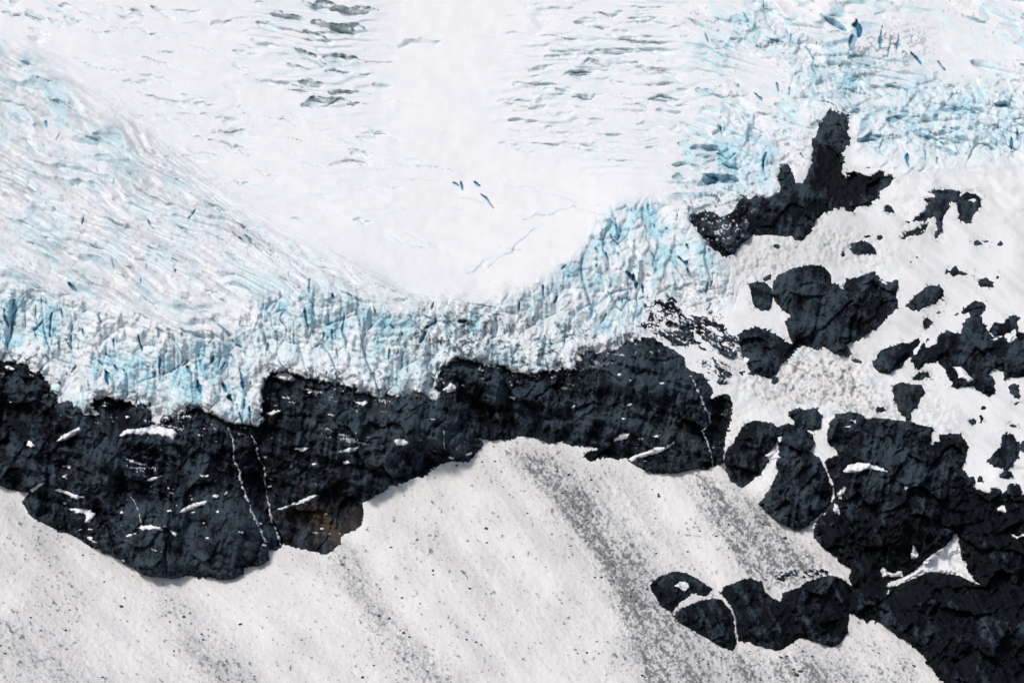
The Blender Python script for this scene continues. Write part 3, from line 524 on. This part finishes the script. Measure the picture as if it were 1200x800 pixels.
ht = np.where(rockm & ~icem & (ragm <= 2), ht - 7 * sstep(1.5, 6, sdr), ht)
ht = np.where((sde > .8) & ~icem & (ragm <= 2), np.minimum(ht, hr - .8), ht)
ht = np.where(cliffm & (edt(icem, 12) < 8), np.minimum(ht, hr - 1.5), ht)
dust = np.clip((.8 * n1 + .6 * n0 + .8 * nz(5, 1.1, 24, 319) - 1.15) * 2.5, 0, 1) * (ragm > 2)
dust += np.clip(.7 * nz(4, 1.0, 12, 322) + .6 * n0 + .5 * n12 - 1.9, 0, 1) * 3 * cliffm * np.exp(-edt(icem, 40) / 9)
dust += np.clip(.9 * nz(5, .9, 10, 320) + .5 * n0 + .9 * nz(25, 12, 10, 321) - 3.6, 0, 1) * 3 * cliffm
dust += np.clip(.8 * n1 + .6 * n0 + .5 * n5 - 1.3, 0, 1) * 2.5 * (lab == 3) * blob(835, 258, 32, 22)
dust = np.clip(dust, 0, 1)

# ------------------------------------------------------------------ materials
def material(name):
    m = bpy.data.materials.new(name); m.use_nodes = True
    t = m.node_tree; b = t.nodes['Principled BSDF']
    return m, t, b
def attr(t, n):
    a_ = t.nodes.new('ShaderNodeAttribute'); a_.attribute_name = n; return a_.outputs['Fac']
def mixc(t, f, a_, b_):
    m = t.nodes.new('ShaderNodeMix'); m.data_type = 'RGBA'
    for k, v in ((0, f), (6, a_), (7, b_)):
        if isinstance(v, (tuple, float, int)): m.inputs[k].default_value = v if k == 0 else (*v, 1)
        else: t.links.new(v, m.inputs[k])
    return m.outputs[2]
def mth(t, op, a_, b_=None, clamp=False):
    m = t.nodes.new('ShaderNodeMath'); m.operation = op; m.use_clamp = clamp
    for k, v in ((0, a_), (1, b_)):
        if v is None: continue
        if isinstance(v, (float, int)): m.inputs[k].default_value = v
        else: t.links.new(v, m.inputs[k])
    return m.outputs[0]
def noise(t, scale, detail=4.0, rough=.6, vec=None):
    n = t.nodes.new('ShaderNodeTexNoise'); n.inputs['Scale'].default_value = scale
    n.inputs['Detail'].default_value = detail; n.inputs['Roughness'].default_value = rough
    g = t.nodes.new('ShaderNodeNewGeometry'); t.links.new(vec or g.outputs['Position'], n.inputs['Vector'])
    return n.outputs['Fac']
def bump(t, b, h, strength, dist):
    k = t.nodes.new('ShaderNodeBump'); k.inputs['Strength'].default_value = strength; k.inputs['Distance'].default_value = dist
    t.links.new(h, k.inputs['Height']); t.links.new(k.outputs[0], b.inputs['Normal'])

m_snow, t, b = material('snow_and_ice')
nf = noise(t, 1.6, 5, .7); nb = noise(t, .08, 4)
white = mixc(t, attr(t, 'old'), mixc(t, nb, (.81, .815, .82), (.872, .874, .872)), mixc(t, nb, (.735, .718, .70), (.815, .796, .775)))
icec = mixc(t, nf, (.35, .63, .73), (.54, .77, .84))
c = mixc(t, attr(t, 'ice'), white, icec)
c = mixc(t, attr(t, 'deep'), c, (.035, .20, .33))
dn = mth(t, 'ADD', attr(t, 'dirt_shade'), mth(t, 'MULTIPLY', mth(t, 'SUBTRACT', nf, .5), mth(t, 'ADD', mth(t, 'MULTIPLY', attr(t, 'dirt_shade'), 1.0), mth(t, 'MULTIPLY', attr(t, 'old'), .14))), True)
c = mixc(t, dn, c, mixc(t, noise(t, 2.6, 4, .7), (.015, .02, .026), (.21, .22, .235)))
t.links.new(c, b.inputs['Base Color'])
b.inputs['Roughness'].default_value = .62; b.inputs['Specular IOR Level'].default_value = .25
bump(t, b, nf, .35, .5)

m_rock, t, b = material('dark_rock')
nf = noise(t, 1.3, 6, .7); nb = noise(t, .12, 5, .65)
tn = mth(t, 'ADD', mth(t, 'MULTIPLY', attr(t, 'tone'), .75), mth(t, 'SUBTRACT', mth(t, 'ADD', mth(t, 'MULTIPLY', nf, .6), mth(t, 'MULTIPLY', nb, .2)), .36), True)
c = mixc(t, tn, (.0018, .0032, .0058), (.054, .078, .102))
c = mixc(t, attr(t, 'rust'), c, (.074, .052, .038))
c = mixc(t, attr(t, 'dust'), c, (.74, .76, .79))
t.links.new(c, b.inputs['Base Color'])
b.inputs['Roughness'].default_value = .7; b.inputs['Specular IOR Level'].default_value = .12
bump(t, b, nf, .8, .8)

m_patch, t, b = material('clean_snow')
c = mixc(t, noise(t, .3), (.80, .81, .835), (.87, .875, .885)); t.links.new(c, b.inputs['Base Color'])
b.inputs['Roughness'].default_value = .7; b.inputs['Specular IOR Level'].default_value = .2
bump(t, b, noise(t, .8), .3, .4)
m_fall, t, b = material('falling_water')
c = mixc(t, noise(t, .5), (.60, .65, .69), (.82, .85, .88)); t.links.new(c, b.inputs['Base Color'])
b.inputs['Roughness'].default_value = .35
al = mth(t, 'MULTIPLY', mth(t, 'SUBTRACT', noise(t, .35, 5, .7), .27), 3.2, True); t.links.new(al, b.inputs['Alpha'])
m_stone, t, b = material('loose_stone')
c = mixc(t, noise(t, 1.5), (.012, .016, .022), (.06, .068, .078)); t.links.new(c, b.inputs['Base Color'])
b.inputs['Roughness'].default_value = .75

# ------------------------------------------------------------------ meshes
IX = np.r_[0:96:5, 97:1303, 1305:W:5]; IY = np.r_[0:96:5, 97:903, 905:H:5]
ix, iy = np.meshgrid(IX, IY)
SPX, SPY = px[iy, ix], py[iy, ix]
def to_world(x, y, d):
    Y = Y0 + d * MPP
    return np.stack([(x - 600) / FPX * Y, Y, (400 - y) / FPX * Y + CAMZ], -1)

def sheet(name, cells, pos, mat, attrs, parent=None, smooth=True):
    """one mesh from the chosen grid cells"""
    r, c = np.nonzero(cells)
    if len(r) == 0: return None
    nC = pos.shape[1]
    q = np.stack([r * nC + c, (r + 1) * nC + c, (r + 1) * nC + c + 1, r * nC + c + 1], 1)
    used, inv = np.unique(q, return_inverse=True); inv = inv.reshape(-1)
    me = bpy.data.meshes.new(name)
    me.vertices.add(len(used)); me.loops.add(len(inv)); me.polygons.add(len(q))
    me.vertices.foreach_set('co', pos.reshape(-1, 3)[used].astype(np.float32).ravel())
    me.loops.foreach_set('vertex_index', inv.astype(np.int32))
    me.polygons.foreach_set('loop_start', np.arange(0, len(inv), 4, dtype=np.int32))
    me.polygons.foreach_set('use_smooth', np.full(len(q), smooth))
    me.update(calc_edges=True)
    for k, v in attrs.items():
        a_ = me.attributes.new(k, 'FLOAT', 'POINT'); a_.data.foreach_set('value', v.reshape(-1)[used].astype(np.float32))
    me.materials.append(mat)
    o = bpy.data.objects.new(name, me); col.objects.link(o)
    if parent: o.parent = parent
    return o

def tag(o, label=None, cat=None, group=None, kind=None):
    for k, v in (('label', label), ('category', cat), ('group', group), ('kind', kind)):
        if v: o[k] = v
    return o

sub = lambda m: m[iy, ix]
# the outermost ring reaches far beyond the frame, so that the mountainside goes on
dT, dR = sub(D - ht), sub(D - hr)
SPX[:, 0] -= 700; SPX[:, -1] += 700; SPY[0, :] -= 500; SPY[-1, :] += 600
for d_ in (dT, dR): d_[0, :] += 1.75 * 500; d_[-1, :] -= 1.22 * 600
posT = to_world(SPX, SPY, dT); posR = to_world(SPX, SPY, dR)
at = {'ice': sub(np.clip(ice, 0, 1)), 'deep': sub(np.clip(deep, 0, 1)), 'dirt_shade': sub(np.clip(dirt_shade, 0, 1)), 'old': sub(np.clip(filt(wsl, 8) + 1.0 * filt(deb, 6) + .35 * sstep(0, 1.5, n12) * wfd, 0, 1))}
ar = {'tone': sub(tone), 'rust': sub(np.clip(rust, 0, 1)), 'dust': sub(dust)}
hidden = sub((sde > 9) & (sdr > 9) & (ragm <= 2))[:-1, :-1]
cI = sub(icem)[:-1, :-1] | (sub(cliffm & (edt(icem, 12) < 6)))[:-1, :-1]
cS = (~cI) & ((sub(px) < 880) | (sub(py) > 560 + (sub(px) - 880) * .4))[:-1, :-1] & (sub(py) > 430)[:-1, :-1]
vis = ~hidden
cf = sub(wf > .5)[:-1, :-1] & cI & vis
cr = sub((wr > .5))[:-1, :-1] & cI & vis & ~cf
cl = sub((wl > .5))[:-1, :-1] & cI & vis & ~cf & ~cr
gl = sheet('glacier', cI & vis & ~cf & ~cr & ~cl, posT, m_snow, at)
tag(gl, 'broad white glacier with crevasses flowing down above the dark cliff', 'glacier', kind='structure')
icefl = sheet('icefall', cl, posT, m_snow, at, gl); tag(icefl, 'striped crevassed icefall')
icefr = sheet('icefall', cr, posT, m_snow, at, gl); tag(icefr, 'blocky upper icefall beside the rock spur')
# the ice front splits into its seracs (a part each); crumbs stay with the front
cidc = sub(cid1)[:-1, :-1]
ids, cnt = np.unique(cidc[cf], return_counts=True)
order = np.argsort(-cnt); keep = [i for i in ids[order][:260] if cnt[ids == i][0] > 90]
rest = cf & ~np.isin(cidc, keep)
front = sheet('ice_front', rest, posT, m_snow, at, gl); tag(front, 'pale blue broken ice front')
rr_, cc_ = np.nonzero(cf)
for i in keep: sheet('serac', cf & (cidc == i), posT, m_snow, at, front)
tag(sheet('snow_slope', cS & vis, posT, m_snow, at), kind='structure')
tag(sheet('snowfield', (~cI) & (~cS) & vis, posT, m_snow, at), kind='structure')

labs = sub(labd)[:-1, :-1]; near = sub((sde > -2.5) & (sdr > -5))[:-1, :-1]
ownm = labs * near
flat = ownm.ravel(); srt = np.argsort(flat, kind='stable'); bnd = np.searchsorted(flat[srt], np.arange(1, NB + len(SMALL) + 2))
def rock_cells(i):
    m = np.zeros(flat.size, bool); m[srt[bnd[i - 1]:bnd[i]]] = True
    return m.reshape(ownm.shape)
# the main cliff: three faces divided by the waterfall cleft and the break below the dirty ice
c1 = rock_cells(1); X_, Y_ = SPX[:-1, :-1], SPY[:-1, :-1]
zig = X_ + 5 * sub(n5)[:-1, :-1]
cut1 = 303 + .12 * (Y_ - 560); cut2 = 540 + .25 * (Y_ - 470)
root = bpy.data.objects.new('rock_cliff', None); col.objects.link(root)
root.location = to_world(np.float32(430), np.float32(600), D[700, 530] - 8)
tag(root, 'long black rock cliff beneath the blue glacier front, crossed by waterfalls', 'cliff')
bpy.context.view_layer.update()
for nm, msk, lb in (('buttress', c1 & (zig < cut1), 'rounded dark cliff section with snow flecks'), ('rock_face', c1 & (zig >= cut1) & (zig < cut2), 'blue grey cliff section with slanting ledges'), ('rock_wall', c1 & (zig >= cut2), 'smooth dark cliff section under the dirty ice')):
    o = sheet(nm, msk, posR, m_rock, ar, root, True); o.matrix_parent_inverse = root.matrix_world.inverted(); tag(o, lb)
def pieces(m):
    """connected pieces of a cell mask, largest first"""
    r, c = np.nonzero(m); r0_, c0_ = r.min(), c.min()
    b_ = m[r0_:r.max() + 1, c0_:c.max() + 1]
    L = np.where(b_, np.arange(1, b_.size + 1).reshape(b_.shape), 0)
    while True:
        P = np.pad(L, 1); N = L
        for dy in (0, 1, 2):
            for dx in (0, 1, 2): N = np.maximum(N, P[dy:dy + b_.shape[0], dx:dx + b_.shape[1]])
        N = np.where(b_, N, 0)
        for ax in (0, 1):                                  # sweep along runs to settle quickly
            for st in (1, -1):
                Q = np.moveaxis(N, ax, 0)[::st]; B_ = np.moveaxis(b_, ax, 0)[::st]
                for k in range(1, len(Q)): Q[k] = np.where(B_[k] & B_[k - 1], np.maximum(Q[k], Q[k - 1]), Q[k])
        if (N == L).all(): break
        L = N
    ids_, n_ = np.unique(L[L > 0], return_counts=True)
    for q in ids_[np.argsort(-n_)]:
        f = np.zeros_like(m); f[r0_:r.max() + 1, c0_:c.max() + 1] = L == q
        yield f
EXTRA = []
for i in range(2, NB + 1):
    for k, f in enumerate(pieces(rock_cells(i))):
        if k == 0: tag(sheet('rock_outcrop', f, posR, m_rock, ar), ROCKS[i - 1][4], 'rock', 'rock outcrops in the snow')
        elif f.sum() > 10: EXTRA.append((i, f))
SHORT = ['main cliff', 'rust streaked shoulder', 'tall rock spur', 'wing shaped rock', 'slab beside the wing shaped rock', 'thin broken strip', 'low rock in dirty snow', 'small jagged rock', 'squat black rock', 'oval leaning rock', 'pointed black rock', 'small round rock', 'smooth rock dome', 'brownish blocky rock', 'rock leaning on the dome', 'dark rock wedge', 'snow speckled rock under the ice tongue', 'speckled gully rock', 'long slanting rock', 'broad jagged outcrop', 'knobbly rock', 'small curved rock', 'brown tooth shaped rock', 'small ragged rock', 'ragged rock above the buttress', 'rounded rock with pointed foot', 'perched rock block', 'fluted rock face', 'great buttress', 'dark rock shoulder', 'striped dome', 'hollowed rock', 'half buried rock', 'middle rock of the island', 'layered slanting rock', 'gravelly rock rib']
def nearest(x, y):
    best = 1e9; nm = ''
    j, c_ = int(y) + PAD, int(x) + PAD
    if 0 < lab[j, c_] <= NB:
        n_ = SHORT[lab[j, c_] - 1]
        if n_ == 'main cliff': n_ = ('rounded cliff section before the twin waterfalls' if x < 300 else 'blue grey middle of the main cliff' if x < 540 else 'smooth cliff section below the dirty ice')
        return n_
    for r, n_ in zip(ROCKS[1:], SHORT[1:]):
        P = np.array(r[0], float); d = np.hypot(P[:, 0] - x, P[:, 1] - y).min()
        if d < best: best, nm = d, n_
    return nm
for i, f in EXTRA: tag(sheet('small_rock', f, posR, m_rock, ar), 'small black rock splinter lying next to the ' + SHORT[i - 1], 'rock', 'small rocks poking through the snowfield')
for i in range(NB + 1, NB + len(SMALL) + 1):
    o = sheet('small_rock', rock_cells(i), posR, m_rock, ar)
    if o: tag(o, 'small black rock poking through the snow beside the ' + nearest(*SMALL[i - NB - 1][:2]), 'rock', 'small rocks poking through the snowfield')

# snow patches on the rock
top = np.where(sde > 0, np.maximum(hr, ht), ht)
top = np.where(icem, ht, top)
def patch(poly, label, nm='snow_patch', group=None, lblsmall='small fleck of snow on a narrow ledge of dark rock'):
    P = np.array(poly, float); x0, y0 = np.floor(P.min(0)).astype(int) - 6; x1, y1 = np.ceil(P.max(0)).astype(int) + 6
    if x0 < -PAD or y0 < -PAD: return
    sl_ = np.s_[y0 + PAD:y1 + PAD, x0 + PAD:x1 + PAD]
    S = 2                                                 # two grid steps per pixel
    ys = np.arange(y0, y1 - 1, 1 / S); xs = np.arange(x0, x1 - 1, 1 / S)
    GX, GY = np.meshgrid(xs, ys)
    ins_ = np.zeros(GX.shape, bool); n = len(P)
    for i in range(n):
        ax, ay = P[i]; bx, by = P[(i + 1) % n]
        if ay == by: continue
        ins_ ^= ((ay > GY) != (by > GY)) & (GX < (bx - ax) * (GY - ay) / (by - ay) + ax)
    if ins_.sum() < 6: return
    d_ = (edt(~ins_, 24) - edt(ins_, 24)) / S
    fx, fy = GX + PAD, GY + PAD
    i0, j0 = fx.astype(int), fy.astype(int); u, v = fx - i0, fy - j0
    bil = lambda A: A[j0, i0] * (1 - u) * (1 - v) + A[j0, i0 + 1] * u * (1 - v) + A[j0 + 1, i0] * (1 - u) * v + A[j0 + 1, i0 + 1] * u * v
    d_ = d_ + .55 * bil(n1) + .45 * bil(n2)
    smoothtop = filt_small(bil(top))
    hh_ = bil(top) * .25 + smoothtop * .75 + 1.6 * (1 - np.exp(-d_ / 1.6)) + np.clip(.35 * (GY - P[:, 1].min()), 0, 5) * np.clip(d_ / 4, 0, 1)
    hh_ = np.where(d_ > .3, np.maximum(hh_, bil(top) + .35), hh_)
    hh_ = np.where(d_ < 0, np.minimum(hh_, bil(top) - .1), hh_)
    dd = bil(D) - hh_
    cells = (d_ > -1.0)[:-1, :-1]
    o = sheet(nm, cells, to_world(GX, GY, dd), m_patch, {})
    if o:
        if label: tag(o, label, 'snow patch')
        else: tag(o, 'small fleck of snow on the ' + nearest(*P.mean(0)), 'snow patch', group or 'small snow flecks on the dark rock')
    return o
def filt_small(A):
    for _ in range(24):
        B = np.pad(A, 1, mode='edge'); A = (B[:-2, 1:-1] + B[2:, 1:-1] + B[1:-1, :-2] + B[1:-1, 2:]) / 4
    return A
for P_, L_ in PATCHES: patch(P_, L_)
rngP = np.random.default_rng(9)
for k in range(46):
    for _ in range(60):
        x, y = rngP.uniform(0, 840), rngP.uniform(430, 640)
        if sdr[int(y) + PAD, int(x) + PAD] > 4 and cliffm[int(y) + PAD, int(x) + PAD]: break
    w_, h_ = rngP.uniform(1.4, 4.0), rngP.uniform(.7, 1.3)
    t_ = np.linspace(0, 2 * np.pi, 8)[:-1]; sl0 = rngP.uniform(-.4, .3)
    patch([(x + w_ * math.cos(q) * rngP.uniform(.7, 1.2), y + h_ * math.sin(q) + sl0 * w_ * math.cos(q)) for q in t_], None)

# waterfalls: thin half-round threads of white water lying on the rock
for pts, wd, label in FALLS:
    P = np.array(pts, float); seg = np.r_[0, np.cumsum(np.hypot(*np.diff(P, axis=0).T))]
    tt = np.arange(0, seg[-1], .5); rg_ = np.random.default_rng(int(seg[-1] * 10))
    X = np.interp(tt, seg, P[:, 0]); Y = np.interp(tt, seg, P[:, 1])
    k = np.ones(7) / 7
    jx = np.convolve(rg_.standard_normal(len(tt) + 6), k, 'valid') * 1.1; X = X + jx
    wid = 1.4 * wd * np.clip(.62 + 1.25 * np.convolve(rg_.standard_normal(len(tt) + 6), k, 'valid'), .05, 1.5)
    rows = []
    for i in range(len(tt)):
        j, c_ = int(round(Y[i])) + PAD, int(round(X[i])) + PAD
        base = (D - top)[j - 1:j + 2, c_ - 1:c_ + 2].min()
        rows.append([(X[i] + f * wid[i], Y[i], base - .7 * math.sqrt(max(0, 1 - f * f)) * wid[i] + .6 * abs(f)) for f in (-1, -.6, 0, .6, 1)])
    R_ = np.array(rows)
    o = sheet('waterfall', np.ones((len(tt) - 1, 4), bool), to_world(R_[..., 0], R_[..., 1], R_[..., 2]), m_fall, {})
    tag(o, label, 'waterfall', 'meltwater threads on the rock')

# stones on the lower snow slope
import bmesh
rngK = np.random.default_rng(21)
stones = []
for k in range(8):
    bm = bmesh.new(); bmesh.ops.create_icosphere(bm, subdivisions=2, radius=1)
    pl = rngK.standard_normal((7, 3)); pl /= np.linalg.norm(pl, axis=1)[:, None]; off = rngK.uniform(.55, .85, 7)
    for v in bm.verts:
        p_ = np.array(v.co)
        for n_, o_ in zip(pl, off):
            d_ = p_ @ n_
            if d_ > o_: p_ = p_ - n_ * (d_ - o_)
        v.co = p_ * (1.15, .95, .72) * rngK.uniform(.96, 1.04)
    me = bpy.data.meshes.new('stone'); bm.to_mesh(me); bm.free(); me.materials.append(m_stone); stones.append(me)
def stone(x, y, r, big=False):
    j, c_ = int(round(y)) + PAD, int(round(x)) + PAD
    p_ = to_world(np.float32(x), np.float32(y), (D - ht)[j, c_] - .25 * r)
    o = bpy.data.objects.new('stone', stones[rngK.integers(8)]); col.objects.link(o)
    o.location = p_; o.rotation_euler = (rngK.uniform(-.4, .4), rngK.uniform(-.4, .4), rngK.uniform(0, 6.28))
    q = r * MPP; o.scale = (q * rngK.uniform(.9, 1.4), q, q * rngK.uniform(.8, 1.1))
    tag(o, 'larger dark boulder lying loose on the lower snow slope' if big else 'small dark stone within a gravel streak of the lower snow slope' if bands[j, c_] > .4 else 'small dark stone on the paler snow between the gravel streaks', 'stone', 'stones scattered on the lower snow slope')
BIG = [(142,710,2.4),(97,650,1.6),(122,681,1.5),(146,700,1.5),(215,722,2.6),(244,737,1.4),(77,738,1.8),(36,723,1.6),(78,760,1.5),(570,619,2.2),(535,545,2.2),(507,668,2),(471,700,1.9),(558,752,1.8),(564,755,1.4),(425,793,2.2),(438,779,1.6),(489,632,1.7),(458,641,1.5),(652,552,2),(666,556,2),(693,562,1.8),(772,581,2.4),(769,648,1.6),(806,646,1.4),(820,622,1.4),(580,540,1.6),(565,541,1.6),(655,558,1.8),(700,575,1.7),(590,570,1.4),(618,601,1.5),(705,676,2),(697,676,1.6),(933,790,3.2),(938,786,2.4),(930,784,2.4),(298,792,1.6),(120,793,1.6),(768,607,1.3),(920,630,2.6),(752,672,1.5),(445,690,1.4),(508,673,1.5),(690,612,1.4)]
for x, y, r in BIG: stone(x, y, r, True)
n_ = 0; tr = 0
while n_ < 240 and tr < 60000:
    tr += 1
    x, y = rngK.uniform(0, 1090), rngK.uniform(515, 798)
    j, c_ = int(y) + PAD, int(x) + PAD
    if wsl[j, c_] < .9 or sdr[j, c_] > -4: continue
    if rngK.random() > .15 + 1.0 * bands[j, c_] * .8: continue
    stone(x, y, .65 + 1.3 * rngK.random() ** 2.5); n_ += 1
